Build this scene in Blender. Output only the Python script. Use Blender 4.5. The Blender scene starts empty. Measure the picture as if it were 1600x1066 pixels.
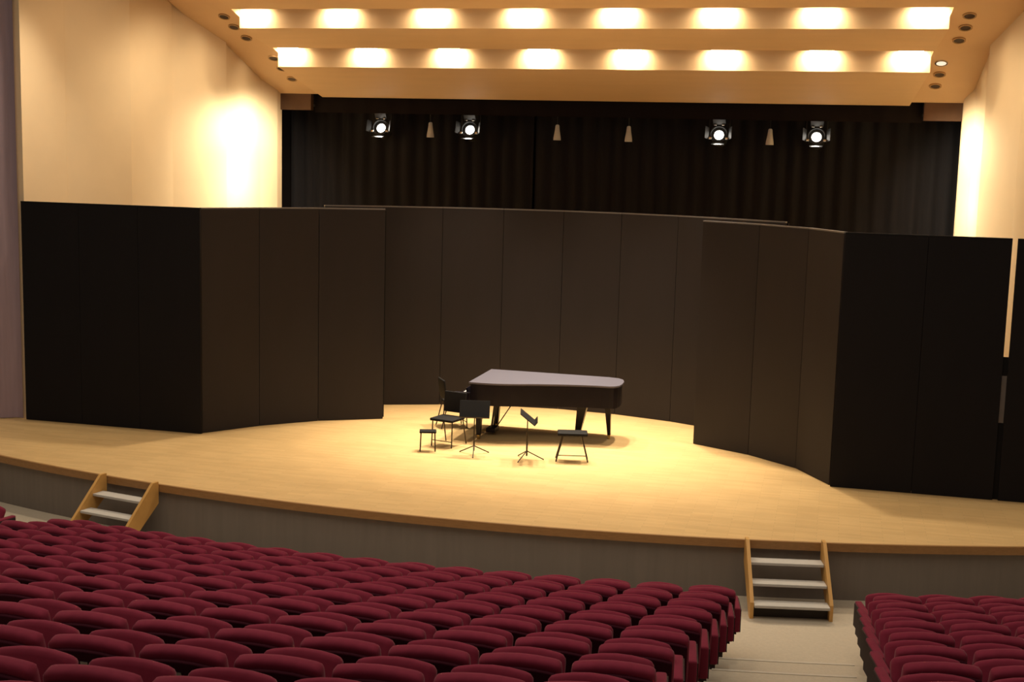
import bpy, bmesh, math, random
from mathutils import Vector, Matrix
random.seed(7)
PI = math.pi
scene = bpy.context.scene
COL = scene.collection

# ------------------------------------------------------------------ materials
def mat(name, col, rough=.6, metal=0., var=.12, scale=6., bump=0., spec=.4, emit=None, estr=0., sheen=0., stretch=(1, 1, 1), coat=0.):
    m = bpy.data.materials.new(name); m.use_nodes = True
    nt = m.node_tree; b = nt.nodes['Principled BSDF']
    b.inputs['Roughness'].default_value = rough
    b.inputs['Metallic'].default_value = metal
    b.inputs['Specular IOR Level'].default_value = spec
    if sheen: b.inputs['Sheen Weight'].default_value = sheen; b.inputs['Sheen Roughness'].default_value = .4
    if coat: b.inputs['Coat Weight'].default_value = coat; b.inputs['Coat Roughness'].default_value = .15
    tc = nt.nodes.new('ShaderNodeTexCoord'); mp = nt.nodes.new('ShaderNodeMapping')
    mp.inputs['Scale'].default_value = stretch
    nz = nt.nodes.new('ShaderNodeTexNoise'); nz.inputs['Scale'].default_value = scale; nz.inputs['Detail'].default_value = 4
    nt.links.new(tc.outputs['Object'], mp.inputs[0]); nt.links.new(mp.outputs[0], nz.inputs['Vector'])
    mx = nt.nodes.new('ShaderNodeMix'); mx.data_type = 'RGBA'
    c1 = [max(0, c*(1-var)) for c in col]; c2 = [min(1, c*(1+var)) for c in col]
    mx.inputs[6].default_value = (*c1, 1); mx.inputs[7].default_value = (*c2, 1)
    nt.links.new(nz.outputs[0], mx.inputs[0]); nt.links.new(mx.outputs[2], b.inputs['Base Color'])
    if bump:
        bp = nt.nodes.new('ShaderNodeBump'); bp.inputs['Strength'].default_value = bump; bp.inputs['Distance'].default_value = .01
        nt.links.new(nz.outputs[0], bp.inputs['Height']); nt.links.new(bp.outputs[0], b.inputs['Normal'])
    if emit:
        b.inputs['Emission Color'].default_value = (*emit, 1); b.inputs['Emission Strength'].default_value = estr
    return m

def parquet(name, c_a, c_b):
    m = bpy.data.materials.new(name); m.use_nodes = True
    nt = m.node_tree; b = nt.nodes['Principled BSDF']; L = nt.links.new
    b.inputs['Roughness'].default_value = .42; b.inputs['Specular IOR Level'].default_value = .3
    tc = nt.nodes.new('ShaderNodeTexCoord')
    br = nt.nodes.new('ShaderNodeTexBrick'); br.offset = .5
    br.inputs['Scale'].default_value = 1; br.inputs['Brick Width'].default_value = .55; br.inputs['Row Height'].default_value = .075
    br.inputs['Mortar Size'].default_value = .0012; br.inputs['Bias'].default_value = 0
    br.inputs['Color1'].default_value = (*c_a, 1); br.inputs['Color2'].default_value = (*c_b, 1); br.inputs['Mortar'].default_value = (*[c*.6 for c in c_a], 1)
    L(tc.outputs['Object'], br.inputs['Vector'])
    nz = nt.nodes.new('ShaderNodeTexNoise'); nz.inputs['Scale'].default_value = 2.2; nz.inputs['Detail'].default_value = 6
    L(tc.outputs['Object'], nz.inputs['Vector'])
    mr = nt.nodes.new('ShaderNodeMapRange'); mr.inputs[3].default_value = .88; mr.inputs[4].default_value = 1.1
    L(nz.outputs[0], mr.inputs[0])
    mx = nt.nodes.new('ShaderNodeMix'); mx.data_type = 'RGBA'; mx.blend_type = 'MULTIPLY'; mx.inputs[0].default_value = 1
    L(br.outputs['Color'], mx.inputs[6]); L(mr.outputs[0], mx.inputs[7]); L(mx.outputs[2], b.inputs['Base Color'])
    return m

M = dict(
    wood_floor=parquet('stage parquet', (.64, .42, .185), (.70, .47, .215)),
    lip=mat('stage lip wood', (.33, .17, .06), .45, var=.25, scale=9, stretch=(1, 6, 6)),
    apron=mat('stage apron carpet', (.21, .178, .15), .9, var=.12, scale=3, stretch=(4, 4, .3), spec=.1),
    carpet=mat('aisle carpet', (.56, .48, .37), .95, var=.10, scale=30, bump=.2, spec=.1),
    nosing=mat('aisle step nosing', (.60, .53, .43), .7, var=.06),
    wall=mat('cream acoustic plaster', (.80, .62, .40), .7, var=.04, scale=2, spec=.2),
    mauve=mat('mauve drape', (.34, .255, .29), .95, var=.14, scale=3, stretch=(6, 6, .4), spec=.1),
    ceil=mat('ceiling board', (.86, .63, .385), .65, var=.05, scale=2, spec=.2, stretch=(.5, 3, 3)),
    ceil_side=mat('ceiling side board', (.83, .60, .37), .65, var=.04, scale=2, spec=.2),
    soffit=mat('brown header wood', (.085, .040, .018), .6, var=.15, scale=5),
    curtain=mat('black velvet drape', (.015, .0135, .015), .95, var=.2, scale=3, stretch=(5, 5, .3), spec=.1, sheen=.05),
    border=mat('black border cloth', (.011, .008, .008), .95, var=.2, scale=3, spec=.08),
    screen=mat('black brown screen laminate', (.0215, .0163, .0155), .65, var=.16, scale=1.5, stretch=(2, 2, .5), spec=.28),
    screen_shaded=mat('screen laminate with painted shade', (.0105, .0085, .0088), .75, var=.16, scale=1.5, stretch=(2, 2, .5), spec=.15),  # darker copy for the outer screens, their shade put into the colour
    rail=mat('screen rail aluminium', (.21, .19, .18), .45, metal=.5, var=.1),
    screen_back=mat('screen brace steel', (.03, .03, .03), .5, metal=.5),
    lacquer=mat('piano satin black', (.009, .007, .011), .32, var=.2, spec=.2),
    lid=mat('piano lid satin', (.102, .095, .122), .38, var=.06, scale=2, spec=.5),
    ivory=mat('ivory keys', (.72, .68, .58), .4, var=.04),
    brass=mat('brass', (.55, .38, .13), .3, metal=1., var=.1),
    black=mat('matte black', (.010, .009, .009), .7, var=.15, spec=.15),
    steel=mat('dark steel tube', (.045, .036, .028), .45, metal=.6, var=.1),
    pine=mat('varnished pine', (.62, .34, .10), .4, var=.22, scale=4, stretch=(6, 1, 1)),
    tread=mat('grey tread', (.50, .47, .43), .75, var=.08, scale=14),
    tread_dark=mat('dark step backing', (.05, .042, .038), .9, var=.1),
    velvet=mat('burgundy velvet', (.215, .022, .047), .85, var=.16, scale=18, spec=.12, sheen=.12),
    shell=mat('dark maroon shell', (.036, .005, .011), .85, var=.2, scale=10, spec=.06),
    frame=mat('seat frame', (.022, .010, .011), .6, var=.2),
    plate=mat('seat number plate', (.26, .23, .22), .4, metal=.6, var=.05),
    can=mat('lamp can black', (.02, .02, .02), .5, var=.2),
    chrome=mat('lamp bright metal', (.75, .73, .70), .22, metal=1., var=.05),
    lens=mat('lit lens', (.9, .9, .9), .3, var=.02, emit=(1., .93, .82), estr=14),
    lens_dim=mat('dim lens', (.6, .57, .52), .3, var=.05, emit=(1., .85, .65), estr=.9),
    greycone=mat('grey lamp housing', (.62, .58, .52), .5, var=.15),
    hole=mat('downlight recess', (.05, .03, .018), .7, var=.2),
    bulb=mat('ceiling lamp lens', (.9, .85, .7), .3, var=.02, emit=(1., .80, .52), estr=30),
    ring=mat('downlight rim', (.45, .28, .13), .5, var=.1),
)

# ------------------------------------------------------------------ mesh helpers
def xf(bm, verts, mtx):
    bmesh.ops.transform(bm, matrix=mtx, verts=verts)

def add_box(bm, c, s, rot=None, bev=0., seg=2):
    g = bmesh.ops.create_cube(bm, size=1.); vs = g['verts']
    for v in vs: v.co = Vector((v.co.x*s[0], v.co.y*s[1], v.co.z*s[2]))
    if bev:
        es = list({e for v in vs for e in v.link_edges})
        r = bmesh.ops.bevel(bm, geom=es, offset=bev, segments=seg, profile=.6, affect='EDGES')
        vs = list({v for f in r['faces'] for v in f.verts} | {v for v in vs if v.is_valid})
    m = Matrix.Translation(Vector(c))
    if rot is not None: m = m @ rot
    xf(bm, vs, m); return vs

def add_tube(bm, a, b, r0, r1=None, n=10):
    a = Vector(a); b = Vector(b); d = b-a; r1 = r0 if r1 is None else r1
    g = bmesh.ops.create_cone(bm, cap_ends=True, segments=n, radius1=r0, radius2=r1, depth=d.length)
    q = Vector((0, 0, 1)).rotation_difference(d.normalized()).to_matrix().to_4x4()
    xf(bm, g['verts'], Matrix.Translation((a+b)/2) @ q)

def add_lathe(bm, prof, n=20, mtx=None):
    rings = []
    for r, z in prof:
        rings.append([bm.verts.new((r*math.cos(2*PI*i/n), r*math.sin(2*PI*i/n), z)) for i in range(n)])
    fs = []
    for k in range(len(rings)-1):
        for i in range(n):
            bm.faces.new((rings[k][i], rings[k][(i+1) % n], rings[k+1][(i+1) % n], rings[k+1][i]))
    for k, rev in ((0, True), (-1, False)):
        if prof[k][0] > 1e-4:
            bm.faces.new(rings[k][::-1] if rev else rings[k])
    vs = [v for r in rings for v in r]
    if mtx is not None: xf(bm, vs, mtx)
    return vs

def add_prism(bm, pts, z0, z1):
    lo = [bm.verts.new((p[0], p[1], z0)) for p in pts]; hi = [bm.verts.new((p[0], p[1], z1)) for p in pts]
    n = len(pts)
    bm.faces.new(lo[::-1]); bm.faces.new(hi)
    for i in range(n): bm.faces.new((lo[i], lo[(i+1) % n], hi[(i+1) % n], hi[i]))
    return lo+hi

def add_sheet(bm, rows):
    g = [[bm.verts.new(p) for p in r] for r in rows]
    for a in range(len(g)-1):
        for b in range(len(g[0])-1):
            bm.faces.new((g[a][b], g[a][b+1], g[a+1][b+1], g[a+1][b]))

def obj(name, bm, material, parent=None, smooth=False, loc=None, rotz=0., rot=None, recalc=True):
    if recalc: bmesh.ops.recalc_face_normals(bm, faces=bm.faces)
    me = bpy.data.meshes.new(name); bm.to_mesh(me); bm.free()
    me.materials.append(M[material])
    if smooth:
        for p in me.polygons: p.use_smooth = True
        me.set_sharp_from_angle(angle=math.radians(40))
    o = bpy.data.objects.new(name, me); COL.objects.link(o)
    if parent: o.parent = parent
    if loc is not None: o.location = loc
    if rot is not None: o.rotation_euler = rot
    elif rotz: o.rotation_euler = (0, 0, rotz)
    return o

def tag(o, label, cat, group=None, kind=None):
    o['label'] = label; o['category'] = cat
    if group: o['group'] = group
    if kind: o['kind'] = kind
    return o

def thing(name, label, cat, loc=(0, 0, 0), rotz=0., group=None):
    o = bpy.data.objects.new(name, None); COL.objects.link(o); o.empty_display_size = .1
    o.location = loc; o.rotation_euler = (0, 0, rotz)
    return tag(o, label, cat, group)

def struct(name, bm, m, label, cat, smooth=False, recalc=True):
    o = obj(name, bm, m, smooth=smooth, recalc=recalc)
    return tag(o, label, cat, kind='structure')

def dup(root, loc, rotz, label, group=None):
    def cp(o, parent):
        c = o.copy(); COL.objects.link(c); c.parent = parent
        for ch in o.children: cp(ch, c)
        return c
    r = cp(root, None); r.location = loc; r.rotation_euler = (0, 0, rotz); r['label'] = label
    if group: r['group'] = group
    return r

NTH = ['', 'first', 'second', 'third', 'fourth', 'fifth', 'sixth', 'seventh', 'eighth', 'ninth', 'tenth', 'eleventh', 'twelfth', 'thirteenth',
       'fourteenth', 'fifteenth', 'sixteenth', 'seventeenth', 'eighteenth']

# ------------------------------------------------------------------ camera
YAW, PITCH, ROLL, FPX = .2444, .1384, .0264, 2024.36
CAM = Vector((5.0005, -19.2744, 4.6507))
right = Vector((math.cos(YAW), math.sin(YAW), 0)); fw = Vector((-math.sin(YAW), math.cos(YAW), 0)); up = Vector((0, 0, 1))
f2 = fw*math.cos(PITCH) - up*math.sin(PITCH); u2 = fw*math.sin(PITCH) + up*math.cos(PITCH)
r3 = right*math.cos(ROLL) + u2*math.sin(ROLL); u3 = u2*math.cos(ROLL) - right*math.sin(ROLL)
cd = bpy.data.cameras.new('camera'); cam = bpy.data.objects.new('camera', cd); COL.objects.link(cam)
cd.sensor_width = 36; cd.lens = 36*FPX/1600; cd.clip_end = 200
cam.matrix_world = Matrix(((r3.x, u3.x, -f2.x, CAM.x), (r3.y, u3.y, -f2.y, CAM.y), (r3.z, u3.z, -f2.z, CAM.z), (0, 0, 0, 1)))
scene.camera = cam

# ------------------------------------------------------------------ stage and hall floor
YC, RS = 20.437, 23.9646            # centre of the curves, radius of the stage edge
def arc(r, x): return YC - math.sqrt(r*r - x*x)
XS = [-13 + 26*i/64 for i in range(65)]
HS = .75
bm = bmesh.new()
add_prism(bm, [(x, arc(RS, x)) for x in XS] + [(13, 9.6), (-13, 9.6)], -.06, 0)
struct('floor', bm, 'wood_floor', 'honey coloured parquet floor of the curved concert stage', 'floor')
bm = bmesh.new()
add_prism(bm, [(x, arc(RS+.045, x)) for x in XS] + [(x, arc(RS+.001, x)) for x in XS[::-1]], -.10, .004)
struct('trim_1', bm, 'lip', 'rounded brown wooden nosing along the stage edge', 'trim')
bm = bmesh.new()
add_prism(bm, [(x, arc(RS-.02, x)) for x in XS] + [(x, arc(RS-.14, x)) for x in XS[::-1]], -HS, -.06)
struct('wall_stage_front', bm, 'apron', 'dark grey curved front wall below the stage edge', 'wall')

R0, PITCHR, RISE = 26.07, .88, .22
def rk(k): return R0 + PITCHR*k
bm = bmesh.new()
rad = [(RS-.2, -HS)]
for k in range(0, 20):
    e = rk(k)+.60
    rad += [(e, -HS+RISE*k), (e+.004, -HS+RISE*(k+1))]
add_sheet(bm, [[(x, arc(r, x), z) for x in XS] for r, z in rad])
hall = struct('floor_auditorium', bm, 'carpet', 'beige carpeted auditorium floor rising in low steps', 'floor', recalc=False)
for k in range(1, 8):
    e = rk(k-1)+.60; z = -HS+RISE*k
    bm = bmesh.new(); xs = [4.03+i*.2 for i in range(8)]
    add_prism(bm, [(x, arc(e-.012, x)) for x in xs] + [(x, arc(e+.028, x)) for x in xs[::-1]][::1], z-.02, z+.006)
    struct('trim_%d' % (k+10), bm, 'nosing', 'pale nosing strip of the %s low step in the carpeted aisle' % NTH[k], 'trim')

# ------------------------------------------------------------------ shell walls (folded cream panels)
WY = [.10, 1.22, 2.64, 4.14, 5.59, 7.09, 7.66]
def wall_x(y): return 8.40 - 1.2*(y-.1)/7.6
def build_wall(side, name, label):
    bm = bmesh.new(); pts = []
    for i in range(len(WY)-1):
        y0, y1 = WY[i], WY[i+1]
        e0, e1 = [(.02, .09), (.13, -.13), (-.09, .08), (.13, -.13), (-.08, .06), (.10, .0)][i]; pts += [(wall_x(y0)+e0, y0), (wall_x(y1)+e1, y1)]
    outer = [(9.3, 7.9), (9.3, .10)]
    add_prism(bm, [(side*x, y) for x, y in pts+[(wall_x(7.66), 7.9)]+outer], 0, 9.2)
    struct(name, bm, 'wall', label, 'wall')
build_wall(-1, 'wall_left', 'cream folded acoustic wall beside the mauve side curtain')
build_wall(1, 'wall_right', 'cream folded acoustic wall behind the screens with the bright gap')

# ------------------------------------------------------------------ ceiling
def inner(y): return 6.62 - .13*(y-4.6)
ROWS = {1: 4.6, 2: 6.0}
SLOT = .30
bands = [  # (y0,z0,y1,z1): underside of each sloping board, front edge to back edge
    (-2.2, 9.05, .10, 8.50), (.40, 8.20, 1.50, 7.95), (1.80, 7.98, 2.90, 7.72), (3.2, 7.72, 4.30, 7.41), (4.6, 7.08, 5.70, 6.80), (6.0, 6.445, 7.82, 5.925)]
bm = bmesh.new()
def board(y0, z0, y1, z1, x0, x1, t=.06):
    p = [((x0, y0, z0), (x1, y0, z0)), ((x0*inner(y1)/inner(y0), y1, z1), (x1*inner(y1)/inner(y0), y1, z1))]
    v = [bm.verts.new(q) for q in (p[0][0], p[0][1], p[1][1], p[1][0])]
    w = [bm.verts.new((q.co.x, q.co.y, q.co.z+t)) for q in v]
    bm.faces.new(v); bm.faces.new(w[::-1])
    for i in range(4): bm.faces.new((v[i], v[(i+1) % 4], w[(i+1) % 4], w[i]))
for y0, z0, y1, z1 in bands:
    board(y0, z0, y1, z1, -inner(y0), inner(y0))
    # upstand at the front edge of each board: the lit face behind the lamp slot
    if y0 > 0:
        add_prism(bm, [(-inner(y0), y0), (inner(y0), y0), (inner(y0), y0+.05), (-inner(y0), y0+.05)], z0+.058, z0+.75)
# slot covers
for (a, b) in zip(bands[:-1], bands[1:]):
    add_box(bm, (0, (a[2]+b[0])/2, max(b[1]+.75, a[3]+.4)), (2*inner(b[0]), .44, .04))
struct('ceiling', bm, 'ceil', 'stepped orange tan ceiling boards over the stage', 'ceiling', recalc=True)
def sz(y): return 7.5 - .405*(y-4.1)
for s, nm, lb in ((-1, 'ceiling_left', 'smooth sloping ceiling strip with dark downlights above the mauve curtain side'),
                  (1, 'ceiling_right', 'smooth sloping ceiling strip with round downlights on the far side from the mauve curtain')):
    bm = bmesh.new()
    y0, y1 = -2.2, 7.82
    q = [(s*(inner(y0)+.004), y0, sz(y0)), (s*8.72, y0, sz(y0)), (s*7.3, y1, sz(y1)), (s*(inner(y1)+.004), y1, sz(y1))]
    v = [bm.verts.new(p) for p in q]; w = [bm.verts.new((p[0], p[1], p[2]+.8)) for p in q]
    bm.faces.new(v); bm.faces.new(w)
    for i in range(4): bm.faces.new((v[i], v[(i+1) % 4], w[(i+1) % 4], w[i]))
    struct(nm, bm, 'ceil_side', lb, 'ceiling')
    bm = bmesh.new()
    add_box(bm, (s*6.88, 7.90, 5.87), (.80, .14, .46), bev=.01)
    struct('trim_2' if s < 0 else 'trim_3', bm, 'soffit',
           'brown wooden header block at the end of the %s cream wall' % ('brighter' if s > 0 else 'longer'), 'trim')

# back walls so that the shell is closed
bm = bmesh.new(); add_box(bm, (0, 9.45, 4.6), (20, .1, 9.2)); struct('wall_back', bm, 'border', 'black rear wall behind the black curtain', 'wall')

# ------------------------------------------------------------------ curtains
def drape(name, x0, x1, y, z0, z1, amp, wl, label, cat, m, seed=0, n_per=8):
    bm = bmesh.new(); rnd = random.Random(seed)
    n = int((x1-x0)/wl*n_per); rows = []
    ph = [rnd.uniform(0, 6.28) for _ in range(3)]
    for j in range(5):
        z = z0+(z1-z0)*j/4; r = []
        for i in range(n+1):
            x = x0+(x1-x0)*i/n
            d = amp*(math.sin(2*PI*x/wl+ph[0]+.8*math.sin(x*1.7+ph[1]))*(1-.25*j/4)) + amp*.4*math.sin(2*PI*x/(wl*2.7)+ph[2])
            r.append((x, y+d, z))
        rows.append(r)
    add_sheet(bm, rows)
    o = obj(name, bm, m, smooth=True); return tag(o, label, cat)
drape('black_curtain', -7.35, -1.62, 8.75, .0, 6.15, .05, .34, 'black pleated curtain behind the lamps, the width nearer the mauve curtain', 'curtain', 'curtain', 1)
drape('black_curtain', -1.58, 7.35, 8.75, .0, 6.15, .05, .34, 'black pleated curtain behind the lamps, the wider length nearer the bright wall', 'curtain', 'curtain', 2)
drape('curtain_valance', -6.46, 6.46, 8.0, 5.60, 6.25, .012, .5, 'flat black cloth valance hanging along the ceiling edge', 'valance', 'border', 3)
drape('mauve_curtain', -12.6, -8.50, -.02, .01, 9.2, .07, .62, 'mauve grey side curtain hanging at the edge of the stage', 'curtain', 'mauve', 4)

# ------------------------------------------------------------------ acoustic screens
SH = 3.75
def screen(a, b, label, rail=True, z1=SH, strip=True, m='screen'):
    a = Vector((a[0], a[1], 0)); b = Vector((b[0], b[1], 0)); d = b-a; L = d.length
    ang = math.atan2(d.y, d.x); c = (a+b)/2
    t = thing('stage_screen', label, 'screen', c, ang, 'tall dark screens round the stage')
    bm = bmesh.new(); add_box(bm, (0, .03, z1/2-.006), (L-.004, .05, z1-.02), bev=.003, seg=1); obj('board', bm, m, t)
    if strip:  # added behind the joint to stop light leaking through
        bm = bmesh.new(); add_box(bm, (L/2-.02, .068, z1/2), (.09, .02, z1-.05)); obj('joint_light_seal', bm, 'black', t)
    bm = bmesh.new(); add_box(bm, (0, .03, z1-.005), (L-.004, .056, .022)); obj('top_rail', bm, 'rail' if rail else 'black', t)
    for sx in (-1, 1):
        bm = bmesh.new(); x = sx*(L/2-.42)
        add_box(bm, (x, .30, .02), (.05, .48, .04)); add_tube(bm, (x, .5, .04), (x, .062, 1.5), .015, n=6)
        obj('brace', bm, 'screen_back', t)
    return t
oL = [(-8.42, .0), (-7.33, .0), (-6.23, .0), (-5.10, .0)]
iL = [(-5.11, .07), (-4.49, .95), (-3.73, 1.72), (-2.73, 2.31)]
bk = [(-4.15, 2.98), (-3.22, 3.55), (-2.2, 4.0), (-1.10, 4.3), (0.02, 4.42), (1.13, 4.3), (2.2, 4.0), (3.18, 3.55), (4.12, 2.98)]
iR = [(2.82, 2.24), (3.77, 1.72), (4.55, 1.02), (5.07, .09)]
oR = [(5.09, .0), (6.24, .0), (7.36, .0)]
for i in range(3):
    screen(oL[i], oL[i+1], 'tall shaded screen facing the seats, %s from the mauve curtain' % NTH[i+1], rail=False, strip=i < 2, m='screen_shaded')
for i in range(3):
    screen(iL[i], iL[i+1], 'dark brown screen of the wing nearer the mauve curtain, %s from its front corner' % NTH[i+1])
for i in range(8):
    screen(bk[i], bk[i+1], 'dark brown screen behind the piano, %s of eight from the mauve curtain side' % NTH[i+1])
for i in range(3):
    screen(iR[i], iR[i+1], 'dark brown screen of the wing beyond the piano tail, %s from its back end' % NTH[i+1], strip=i < 2)
for i in range(2):
    screen(oR[i], oR[i+1], 'tall shaded screen facing the seats, %s before the bright gap' % ('one panel' if i == 0 else 'directly'), rail=False, strip=i < 1, m='screen_shaded')
t = screen((7.43, .0), (8.42, .0), 'tall shaded screen facing the seats, cut by the picture edge past the gap', rail=False, strip=False, m='screen_shaded')
for z0, z1, m in ((.0, 1.12, 'black'), (1.12, 1.80, 'rail'), (1.80, 2.07, 'black')):  # added strips hide the lower glow; the pale one imitates faint light
    bm = bmesh.new(); add_box(bm, (-.49, .068, (z0+z1)/2+.004), (.17, .02, z1-z0)); obj('gap_glow_mask', bm, m, t)

# ------------------------------------------------------------------ piano
def smooth_poly(pts, it=2):
    for _ in range(it):
        o = []
        for i in range(len(pts)):
            a, b = pts[i], pts[(i+1) % len(pts)]
            o += [(a[0]*.75+b[0]*.25, a[1]*.75+b[1]*.25), (a[0]*.25+b[0]*.75, a[1]*.25+b[1]*.75)]
        pts = o
    return pts
P = thing('grand_piano', 'black concert grand piano with closed grey lid standing on the stage', 'piano', (-.8, 1.1, 0))
curve = []
for i in range(17):       # bent side from the keyboard corner to the tail
    t = i/16; x = 2.28*t
    y = .0 + .48*(3*t*t-2*t**3) - .05*math.sin(PI*min(1, t*2.2))*(1 if t < .4545 else 0)
    curve.append((x, y))
tail = [(2.36, .52), (2.42, .62), (2.44, .80), (2.43, 1.05), (2.38, 1.25), (2.28, 1.36), (2.1, 1.41)]
outline = [(0, 1.44), (0, 0)] + curve[1:] + tail
def inset(pts, d):
    cx = sum(p[0] for p in pts)/len(pts); cy = sum(p[1] for p in pts)/len(pts)
    o = []
    n = len(pts)
    for i in range(n):
        a, b, c = Vector(pts[i-1]), Vector(pts[i]), Vector(pts[(i+1) % n])
        e1 = (b-a).normalized(); e2 = (c-b).normalized()
        nn = Vector((-(e1.y+e2.y), e1.x+e2.x)).normalized()
        o.append((b.x+nn.x*d, b.y+nn.y*d))
    return o
bm = bmesh.new(); add_prism(bm, inset(outline, .03), .615, .965); obj('case', bm, 'lacquer', P)
bm = bmesh.new(); add_prism(bm, outline, .970, .998); obj('lid', bm, 'lid', P)
bm = bmesh.new()
add_box(bm, (-.14, .72, .64), (.30, 1.40, .05), bev=.006)
for y in (.055, 1.385): add_box(bm, (-.12, y, .735), (.28, .07, .16), bev=.015)
add_box(bm, (-.285, .72, .685), (.03, 1.30, .05), bev=.005)
kb = obj('keybed', bm, 'lacquer', P)
bm = bmesh.new()
for i in range(52): add_box(bm, (-.185, .10+i*.0238, .70), (.15, .0222, .03))
obj('white_keys', bm, 'ivory', kb)
bm = bmesh.new()
for i in range(51):
    if i % 7 not in (1, 4): add_box(bm, (-.155, .112+i*.0238, .722), (.09, .011, .022))
obj('black_keys', bm, 'black', kb)
bm = bmesh.new(); add_box(bm, (-.045, .72, .80), (.03, 1.26, .16), rot=Matrix.Rotation(-.25, 4, 'Y'), bev=.005); obj('fallboard', bm, 'lacquer', P)
def piano_leg(x, y, tx=0, ty=0, r=.052):
    bm = bmesh.new()
    add_box(bm, (x, y, .585), (.15, .15, .07), bev=.01)
    v = add_prism(bm, [(-1, -1), (1, -1), (1, 1), (-1, 1)], 0, 1)
    for q in v:
        k = q.co.z; h = r*(.62+.5*k); q.co = Vector((x+tx*(1-k)+q.co.x*h, y+ty*(1-k)+q.co.y*h, .07+k*.5))
    l = obj('leg', bm, 'lacquer', P)
    bm = bmesh.new(); add_tube(bm, (x+tx-.02, y+ty, .032), (x+tx+.02, y+ty, .032), .032, n=12); add_box(bm, (x+tx, y+ty, .06), (.05, .05, .03))
    obj('caster', bm, 'brass', l)
piano_leg(.13, .22); piano_leg(.17, 1.25); piano_leg(1.75, .98, -.08, .04, .075); piano_leg(2.19, .92, .02, .1, .042)
bm = bmesh.new()
for y in (.63, .79): add_tube(bm, (.30, y, .615), (.24, y, .10), .018, n=8)
add_box(bm, (.24, .71, .085), (.16, .30, .07), bev=.01)
add_tube(bm, (.62, .71, .615), (.30, .71, .11), .010, n=6)
ly = obj('lyre', bm, 'lacquer', P)
for y in (.63, .71, .79):
    bm = bmesh.new(); add_box(bm, (.12, y, .055), (.12, .03, .012), bev=.004); obj('pedal', bm, 'brass', ly)

# ------------------------------------------------------------------ stage chairs, stands, stools
def stage_chair(label, loc, rz):
    t = thing('orchestra_chair', label, 'chair', loc, rz, None)     # faces +y
    bm = bmesh.new(); add_box(bm, (0, .02, .445), (.43, .41, .045), bev=.02, seg=3); obj('seat', bm, 'black', t, True)
    bm = bmesh.new(); vs = add_box(bm, (0, -.215, .685), (.41, .035, .34), rot=Matrix.Rotation(.13, 4, 'X'), bev=.015, seg=3); obj('backrest', bm, 'black', t, True)
    for sx in (-1, 1):
        bm = bmesh.new(); add_tube(bm, (sx*.19, .19, 0), (sx*.185, .17, .43), .0105, n=8); obj('leg', bm, 'steel', t)
        bm = bmesh.new(); add_tube(bm, (sx*.195, -.27, 0), (sx*.185, -.16, .44), .0105, n=8); add_tube(bm, (sx*.185, -.16, .43), (sx*.185, -.19, .60), .0105, n=8); obj('leg', bm, 'steel', t)
    bm = bmesh.new()
    add_tube(bm, (-.187, .185, .10), (.187, .185, .10), .007, n=6)
    obj('stretcher', bm, 'steel', t)
    return t
stage_chair('black padded chair facing the seats, beside the low stool and music stand', (-1.02, .68, 0), PI-.25)
stage_chair('black chair at the piano keyboard, half hidden behind the other chair', (-1.36, 2.16, 0), -PI/2+.55)

t = thing('foot_stool', 'low narrow black stool in front of the padded chair', 'stool', (-1.20, .18, 0), .3)
bm = bmesh.new(); add_box(bm, (0, 0, .315), (.27, .20, .03), bev=.01); obj('seat', bm, 'black', t)
for sx in (-1, 1):
    for sy in (-1, 1):
        bm = bmesh.new(); add_tube(bm, (sx*.12, sy*.08, 0), (sx*.11, sy*.07, .31), .010, n=8); obj('leg', bm, 'steel', t)

t = thing('piano_stool', 'black backless stool with splayed legs below the piano tail', 'stool', (1.13, .33, 0), .22)
bm = bmesh.new(); add_box(bm, (0, 0, .435), (.47, .30, .05), bev=.02, seg=3); obj('seat', bm, 'black', t, True)
for sx in (-1, 1):
    for sy in (-1, 1):
        bm = bmesh.new(); add_tube(bm, (sx*.25, sy*.13, 0), (sx*.14, sy*.09, .42), .011, n=8); obj('leg', bm, 'steel', t)
bm = bmesh.new(); add_tube(bm, (-.225, -.12, .10), (.225, -.12, .10), .007, n=6); obj('stretcher', bm, 'steel', t)

def music_stand(label, loc, rz, zc, tilt):
    t = thing('music_stand', label, 'music stand', loc, rz, None)
    bm = bmesh.new(); add_tube(bm, (0, 0, .06), (0, 0, .45), .014); add_tube(bm, (0, 0, .45), (0, 0, zc), .009); obj('pole', bm, 'steel', t)
    for k in range(3):
        a = 2*PI*k/3 + PI/6
        bm = bmesh.new(); add_tube(bm, (0, 0, .14), (.27*math.cos(a), .27*math.sin(a), .008), .009, n=8); obj('leg', bm, 'steel', t)
    R = Matrix.Rotation(tilt, 4, 'X')
    bm = bmesh.new(); add_box(bm, (0, 0, zc), (.48, .012, .29), rot=R, bev=.004)
    d = obj('desk', bm, 'black', t)
    bm = bmesh.new(); c = Vector((0, 0, zc)) + R @ Vector((0, -.035, -.142)); add_box(bm, c, (.48, .07, .012), rot=R); obj('ledge', bm, 'black', d)
music_stand('black music stand with its desk turned to the seats, beside the chairs', (-.43, .18, 0), .22, .73, -.45)
music_stand('black music stand seen edge-on with sloping desk, in front of the piano', (.45, .12, 0), PI/2+.23, .68, -.90)

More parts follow.
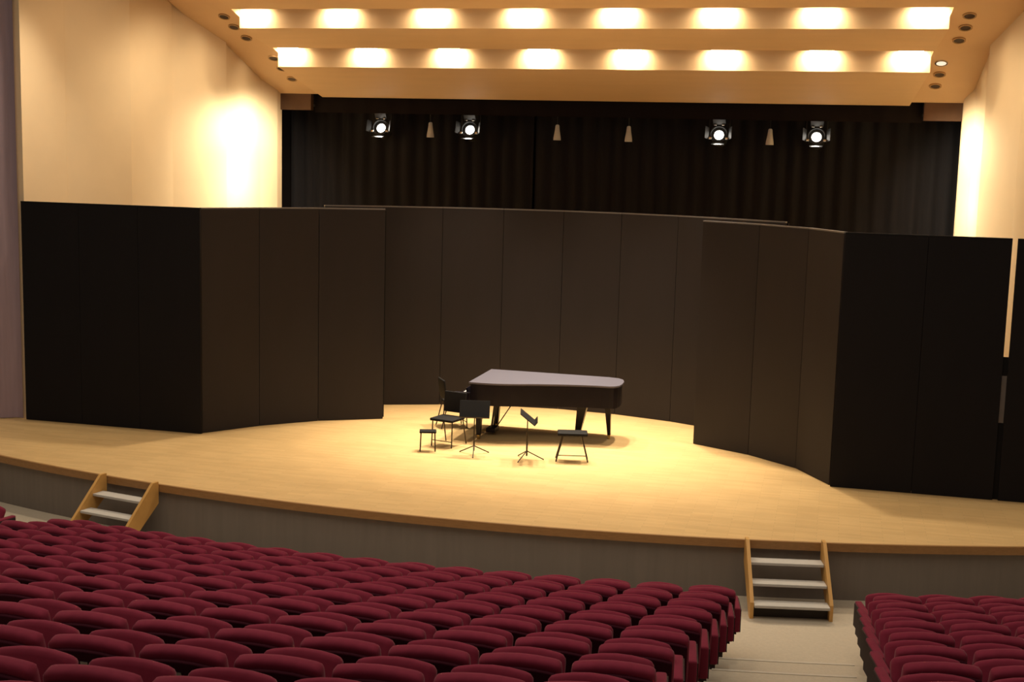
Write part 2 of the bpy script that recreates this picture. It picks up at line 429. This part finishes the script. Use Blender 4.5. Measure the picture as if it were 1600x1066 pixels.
# ------------------------------------------------------------------ steps up to the stage
def stage_steps(loc, rz, label):
    t = thing('stage_steps', label, 'steps', loc, rz, None)    # origin: on the hall floor under the stage edge, +y into the stage
    W = .95; run = .62
    for sx in (-1, 1):
        bm = bmesh.new()
        x = sx*W/2
        pr = [(.06, HS+.05), (-.05, HS+.05), (-run-.06, .20), (-run-.06, .0), (-run+.05, .0), (.06, HS-.26)]
        a = [bm.verts.new((x-.022, y, z)) for y, z in pr]; b = [bm.verts.new((x+.022, y, z)) for y, z in pr]
        bm.faces.new(a); bm.faces.new(b[::-1])
        for i in range(len(pr)): bm.faces.new((a[i], a[(i+1) % len(pr)], b[(i+1) % len(pr)], b[i]))
        obj('stringer', bm, 'pine', t)
    for k in range(1, 4):
        z = HS - .1875*k; y = -.06-.255*(k-1) - .06
        bm = bmesh.new(); add_box(bm, (0, y, z-.018), (W-.05, .21, .036), bev=.008); tr = obj('tread', bm, 'tread', t)
    bm = bmesh.new(); add_box(bm, (0, -run+.04, .075), (W-.05, .02, .15)); obj('kickboard', bm, 'tread_dark', t)
def radial(x, r):
    y = arc(r, x); return (x, y), math.atan2(x, YC-y)
(p, a) = radial(4.58, RS+.115)
stage_steps((p[0], p[1], -HS), .20, 'pine steps with grey treads at the end of the carpeted aisle')
(p, a) = radial(-4.56, RS+.115)
stage_steps((p[0], p[1], -HS), -.20, 'pine steps with grey treads behind the rows of seats, near the mauve curtain')

# ------------------------------------------------------------------ seats
def soft_box(w, d, h, r, arch=0., seg=3):
    bm = bmesh.new(); vs = add_box(bm, (0, 0, 0), (w, d, h), bev=r, seg=seg)
    for x in (-.36*w, -.2*w, 0, .2*w, .36*w):
        bmesh.ops.bisect_plane(bm, geom=list(bm.verts)+list(bm.edges)+list(bm.faces), plane_co=(x, 0, 0), plane_no=(1, 0, 0))
    if arch:
        for v in bm.verts:
            if v.co.z > 0: v.co.z += arch*(1-(2*v.co.x/w)**2)*(v.co.z/(h/2)) - arch
    return bm
SW, PIT = .475, .552
seat0 = thing('theatre_seat', 'seat', 'seat', (0, 0, 0), 0, 'burgundy theatre seats')
bm = soft_box(SW, .10, .47, .045, .035)
xf(bm, bm.verts, Matrix.Translation((0, -.10, .610)) @ Matrix.Rotation(-.45, 4, 'X'))
obj('seat_cushion', bm, 'velvet', seat0, True)
bm = soft_box(SW+.03, .10, .56, .042, .03)
xf(bm, bm.verts, Matrix.Translation((0, -.365, .662)) @ Matrix.Rotation(.26, 4, 'X'))
br_ = obj('backrest', bm, 'velvet', seat0, True)
bm = soft_box(SW, .03, .54, .012, .03)
xf(bm, bm.verts, Matrix.Translation((0, -.426, .618)) @ Matrix.Rotation(.26, 4, 'X'))
sh = obj('back_shell', bm, 'shell', seat0, True)
bm = bmesh.new(); add_box(bm, (0, -.4925, .800), (.045, .008, .03), rot=Matrix.Rotation(.26, 4, 'X')); obj('number_plate', bm, 'plate', sh)
def arm(sx, parent):
    bm = bmesh.new(); add_box(bm, (sx*PIT/2, -.20, .30), (.03, .20, .60), bev=.006, seg=1)
    f_ = obj('side_frame', bm, 'frame', parent)
    bm = bmesh.new(); add_box(bm, (sx*PIT/2, -.16, .615), (.05, .32, .04), bev=.012); obj('armrest', bm, 'shell', parent, True)
def end_panel(sx, parent):
    bm = bmesh.new(); add_box(bm, (sx*(PIT/2+.005), -.13, .555), (.075, .44, .27), bev=.02, seg=3); e = obj('end_panel', bm, 'velvet', parent, True)
    bm = bmesh.new(); add_box(bm, (sx*(PIT/2+.046), -.13, .545), (.010, .40, .25)); obj('end_board', bm, 'frame', e)
    bm = bmesh.new(); add_box(bm, (sx*(PIT/2-.15), -.18, .21), (.05, .30, .42), bev=.006, seg=1); add_box(bm, (sx*(PIT/2-.07), -.18, .40), (.16, .26, .03)); obj('side_frame', bm, 'frame', parent)
mid = seat0
def variant(kind):
    r = dup(seat0, (0, 0, 0), 0, 'seat')
    if kind == 'mid': arm(-1, r)
    if kind == 'posx': arm(-1, r); end_panel(1, r)      # aisle on its +x side
    if kind == 'negx': end_panel(-1, r)                 # aisle on its -x side
    return r
V = {k: variant(k) for k in ('mid', 'posx', 'negx')}
def drop(o):
    for c in list(o.children): drop(c)
    bpy.data.objects.remove(o)
drop(seat0)
def project(p):
    d = Vector(p)-CAM; z = d.dot(f2)
    return 800+FPX*d.dot(r3)/z, 533-FPX*d.dot(u3)/z, z
def in_view(x, y, z):
    for dz in (.55, .93):
        for dx in (-.25, .25):
            u, v, zz = project((x+dx, y-.2, z+dz))
            if zz > .5 and -5 < u < 1605 and v < 1070: return True
    return False
def row_name(k):
    return 'front row' if k == 0 else NTH[k+1]+' row from the stage'
n_seats = 0
for k in range(0, 14):
    r = rk(k); z = -HS+RISE*k
    xe = 3.85-.006*k                                  # end seat of the centre block, by the aisle
    a_end = math.asin(xe/r)
    n = 15 if k else 15
    for i in range(n):
        a = a_end - i*PIT/r
        x, y = r*math.sin(a), YC-r*math.cos(a)
        if not in_view(x, y, z): continue
        kind = 'posx' if i == 0 else ('mid' if i < n-1 else 'mid')
        lb = 'burgundy seat, %s, %s the carpeted aisle, centre block' % (row_name(k), 'end seat by' if i == 0 else NTH[i+1]+' from')
        dup(V[kind], (x, y, z), a, lb, 'burgundy theatre seats'); n_seats += 1
    for sgn, txt in ((1, 'across the carpeted aisle'), (-1, 'in the far block under the mauve curtain')):
        a0 = math.asin((5.74 if sgn > 0 else 5.42)/r)
        for i in range(8):
            a = sgn*(a0 + i*PIT/r)
            x, y = r*math.sin(a), YC-r*math.cos(a)
            if not in_view(x, y, z): continue
            kind = ('negx' if i == 0 else 'mid') if sgn > 0 else ('posx' if i == 0 else 'mid')
            lb = 'burgundy seat %s, %s, %s' % (txt, row_name(k), 'on the aisle' if i == 0 else NTH[i+1]+' in')
            dup(V[kind], (x, y, z), a, lb, 'burgundy theatre seats'); n_seats += 1
for v in V.values(): drop(v)
print('SEATS', n_seats)

# ------------------------------------------------------------------ lamps
def spot(name, loc, target, power, size, blend=1., col=(1, .8, .52), radius=.06, parent=None):
    l = bpy.data.lights.new(name, 'SPOT'); l.energy = power; l.spot_size = math.radians(size); l.spot_blend = blend; l.color = col; l.shadow_soft_size = radius
    o = bpy.data.objects.new(name, l); COL.objects.link(o); o.location = loc
    o.rotation_euler = (Vector(target)-Vector(loc)).to_track_quat('-Z', 'Y').to_euler()
    if parent: o.parent = parent; o.matrix_parent_inverse = Matrix.Translation(-Vector(parent.location))
    return o
WARM = (1., .80, .52); LAMP_W = 22; KEY = 5.4; WALL = 1.0
X1 = [-6.3, -4.5, -2.65, -.87, .9, 2.7, 4.48, 6.28]
X2 = [-6.15, -4.44, -2.7, -.87, .91, 2.68, 4.49, 6.08]
for row, xs, y, ztop in ((1, X1, 4.6, 7.39), (2, X2, 6.0, 6.76)):
    for i, x in enumerate(xs):
        t = thing('ceiling_lamp', 'bright lamp in the ceiling step, %s from the mauve curtain side, %s row' % (NTH[i+1], 'front' if row == 1 else 'rear'), 'lamp',
                  (x, y-.17, ztop+.07), 0, 'bright lamps in the ceiling steps')
        bm = bmesh.new(); add_box(bm, (0, 0, .06), (.50, .12, .09), bev=.015); add_box(bm, (0, 0, .20), (.06, .06, .22)); obj('housing', bm, 'chrome', t, True)
        bm = bmesh.new(); add_tube(bm, (-.22, 0, .002), (.22, 0, .002), .028, n=12); obj('lens', bm, 'bulb', t, True)
        l = bpy.data.lights.new('lamp_light', 'AREA'); l.shape = 'RECTANGLE'; l.size, l.size_y = .44, .05; l.energy = LAMP_W; l.color = WARM; l.spread = math.radians(150)
        o = bpy.data.objects.new('lamp_light', l); COL.objects.link(o); o.parent = t; o.location = (0, .0, -.03)
        o.rotation_euler = Vector((0, .75, -1)).to_track_quat('-Z', 'Y').to_euler()
# key light on the stage from further rows of the same ceiling, in front of the picture edge
for x, y, z, tx, ty, p, sz_ in ((-1.6, 2.95, 7.6, -1.0, 1.9, 420, 62), (.6, 2.95, 7.6, .5, 1.9, 520, 62), (2.4, 2.95, 7.6, 1.9, 1.6, 420, 62),
                           (-4.2, 1.55, 7.85, -4.2, -.4, 190, 80), (0., 1.55, 7.85, .2, -.6, 330, 80), (4.2, 1.55, 7.85, 3.9, -.6, 190, 80),
                           (-7, .15, 8.3, -7.5, -1.5, 120, 90), (7, .15, 8.3, 7.2, -1.5, 120, 90)):
    spot('stage_light', (x, y, z), (tx, ty, 0), p*KEY, sz_, col=(1, .86, .65), radius=.15)

# round downlights in the side strips
for s in (-1, 1):
    hx = [6.94, 6.92, 6.86, 6.64, 6.65, 6.62]; hy = [4.58, 4.97, 5.40, 6.22, 6.66, 7.12]
    for i in range(6):
        x, y = s*hx[i], hy[i]; z = sz(y)
        lit = (s > 0 and i == 3)
        lb = 'round %s ceiling downlight, %s from the front, %s' % ('bright rimmed' if lit else 'dark', NTH[i+1], 'above the longer cream wall' if s < 0 else 'above the brighter cream wall')
        t = thing('downlight', lb, 'downlight', (x, y, z), 0, 'round downlights in the ceiling strips')
        t.rotation_euler = (-math.atan(.405), 0, 0)
        bm = bmesh.new(); add_lathe(bm, [(.115, .0), (.115, -.02), (.09, -.022), (.088, -.001)], 20); obj('rim', bm, 'chrome' if lit else 'ring', t, True)
        bm = bmesh.new(); add_lathe(bm, [(.088, -.012), (.02, -.006), (.0, -.005)], 20); obj('recess', bm, 'lens_dim' if lit else 'hole', t, True)
    # added unseen spots below the ceiling give the downlights' wash on the wall
    for y_, z_, p_ in ((6.6, 5.55, 330), (5.6, 5.5, 150), (6.2, 4.3, 150)):
        y_ += .5 if s > 0 else 0
        spot('wall_wash', (s*(wall_x(y_)-1.15), y_-.2, z_), (s*wall_x(y_), y_, z_-1.25), p_*WALL, 150, col=(1, .88, .64), radius=.12)
    spot('wall_wash', (s*5.6, 2.9, 7.4), (s*wall_x(3.2), 4.0, 3.4), 300*WALL, 120, col=(1, .82, .56), radius=.1)
    spot('wall_wash', (s*5.4, .6, 7.9), (s*8.3, 1.6, 3.2), 170*WALL, 120, col=(1, .80, .54), radius=.1)

# hanging stage lanterns on a bar behind the valance
t = thing('lighting_bar', 'black pipe carrying the stage lanterns behind the valance', 'lighting bar', (0, 8.32, 5.765))
bm = bmesh.new(); add_tube(bm, (-6.9, 0, 0), (6.9, 0, 0), .026, n=10); obj('pipe', bm, 'can', t)
for x in (-5.6, -1.9, 1.9, 5.6):
    bm = bmesh.new(); add_tube(bm, (x, 0, .02), (x, 0, 1.5), .006, n=6); obj('suspension_wire', bm, 'can', t)

def lantern(label, x):
    t = thing('stage_lantern', label, 'stage lamp', (x, 8.32, 5.72), 0, 'large lit stage lanterns on the bar')
    bm = bmesh.new(); add_box(bm, (0, 0, -.03), (.07, .08, .09), bev=.01); obj('hanging_clamp', bm, 'can', t)
    bm = bmesh.new()
    add_box(bm, (0, 0, -.10), (.42, .035, .012)); add_tube(bm, (0, 0, -.1), (0, 0, -.05), .012, n=8)
    for sx in (-1, 1): add_box(bm, (sx*.21, 0, -.30), (.012, .035, .40))
    obj('yoke', bm, 'steel', t)
    R = Matrix.Translation((0, 0, -.46)) @ Matrix.Rotation(math.radians(90-18), 4, 'X')     # lens axis towards the seats and down
    bm = bmesh.new(); add_lathe(bm, [(.10, -.26), (.16, -.22), (.17, .10), (.185, .12), (.185, .155), (.165, .155), (.16, .08), (.0, .07)], 24, R); b = obj('body', bm, 'can', t, True)
    bm = bmesh.new(); add_lathe(bm, [(.10, .082), (.085, .11), (.05, .125), (.0, .13)], 24, R); obj('lens', bm, 'lens', b, True)
    bm = bmesh.new(); add_lathe(bm, [(.158, .085), (.158, .10), (.104, .10), (.104, .085)], 24, R); obj('reflector_ring', bm, 'can', b, True)
    for k in range(4):
        bm = bmesh.new(); a = k*PI/2
        q = R @ Matrix.Rotation(a, 4, 'Z')
        vs = add_box(bm, (0, 0, 0), (.26, .006, .15)); xf(bm, bm.verts, q @ Matrix.Translation((0, .235, .215)) @ Matrix.Rotation(-.55, 4, 'X'))
        obj('barn_door', bm, 'can', b)
    for sx in (-1, 1):  # chrome blocks added as glints of the barn doors and yoke
        for dz in (-.10, .14):
            bm = bmesh.new(); add_box(bm, (0, 0, 0), (.06, .05, .03), bev=.012); xf(bm, bm.verts, R @ Matrix.Translation((sx*(.17 if dz < 0 else .08), dz+.06 if dz > 0 else dz, .165)))
            obj('glint_block', bm, 'chrome', b, True)
    spot('lantern_light', (x, 8.05, 5.17), (x*.6, 1.2, 0), 60, 40, col=(1, .9, .75), radius=.1)
for i, x in enumerate((-4.98, -2.93, 2.46, 4.44)):
    lantern('large lit stage lantern before the black curtain, %s from the mauve curtain side' % NTH[i+1], x)
def small_lamp(label, x, red):
    t = thing('small_stage_lamp', label, 'stage lamp', (x, 8.32, 5.72), 0, 'small pale stage lamps on the bar')
    bm = bmesh.new(); add_box(bm, (0, 0, -.02), (.05, .07, .08), bev=.01); add_tube(bm, (0, 0, -.05), (0, 0, -.33), .008, n=8); obj('hanging_clamp', bm, 'can', t)
    bm = bmesh.new(); add_lathe(bm, [(.025, -.28), (.042, -.30), (.052, -.40), (.078, -.55), (.082, -.61), (.07, -.61), (.045, -.46), (.0, -.45)], 18); h = obj('housing', bm, 'greycone', t, True)
    bm = bmesh.new(); add_lathe(bm, [(.0, -.50), (.03, -.51), (.04, -.54), (.03, -.57), (.0, -.58)], 14); obj('bulb', bm, 'lens_dim', h, True)
for i, x in enumerate((-3.86, -1.0, .55, 3.5)):
    small_lamp('small pale conical stage lamp before the black curtain, %s from the mauve curtain side' % NTH[i+1], x, i == 3)

# added fill light over the seats, no fixture there
def area(name, loc, size, power, col, tgt):
    l = bpy.data.lights.new(name, 'AREA'); l.shape = 'RECTANGLE'; l.size, l.size_y = size; l.energy = power; l.color = col
    o = bpy.data.objects.new(name, l); COL.objects.link(o); o.location = loc
    o.rotation_euler = (Vector(tgt)-Vector(loc)).to_track_quat('-Z', 'Y').to_euler(); return o
area('seat_fill', (0, -9, 9.5), (14, 8), 620, (1, .86, .68), (0, -9.5, 0))

# ------------------------------------------------------------------ world, colour
w = bpy.data.worlds.new('hall'); scene.world = w; w.use_nodes = True
w.node_tree.nodes['Background'].inputs[0].default_value = (1, .86, .72, 1); w.node_tree.nodes['Background'].inputs[1].default_value = .14
scene.view_settings.view_transform = 'Standard'; scene.view_settings.look = 'None'
scene.view_settings.exposure = 0; scene.view_settings.gamma = 1
scene.cycles.use_denoising = True
scene.cycles.max_bounces = 8; scene.cycles.diffuse_bounces = 4
scene.cycles.sample_clamp_indirect = 4
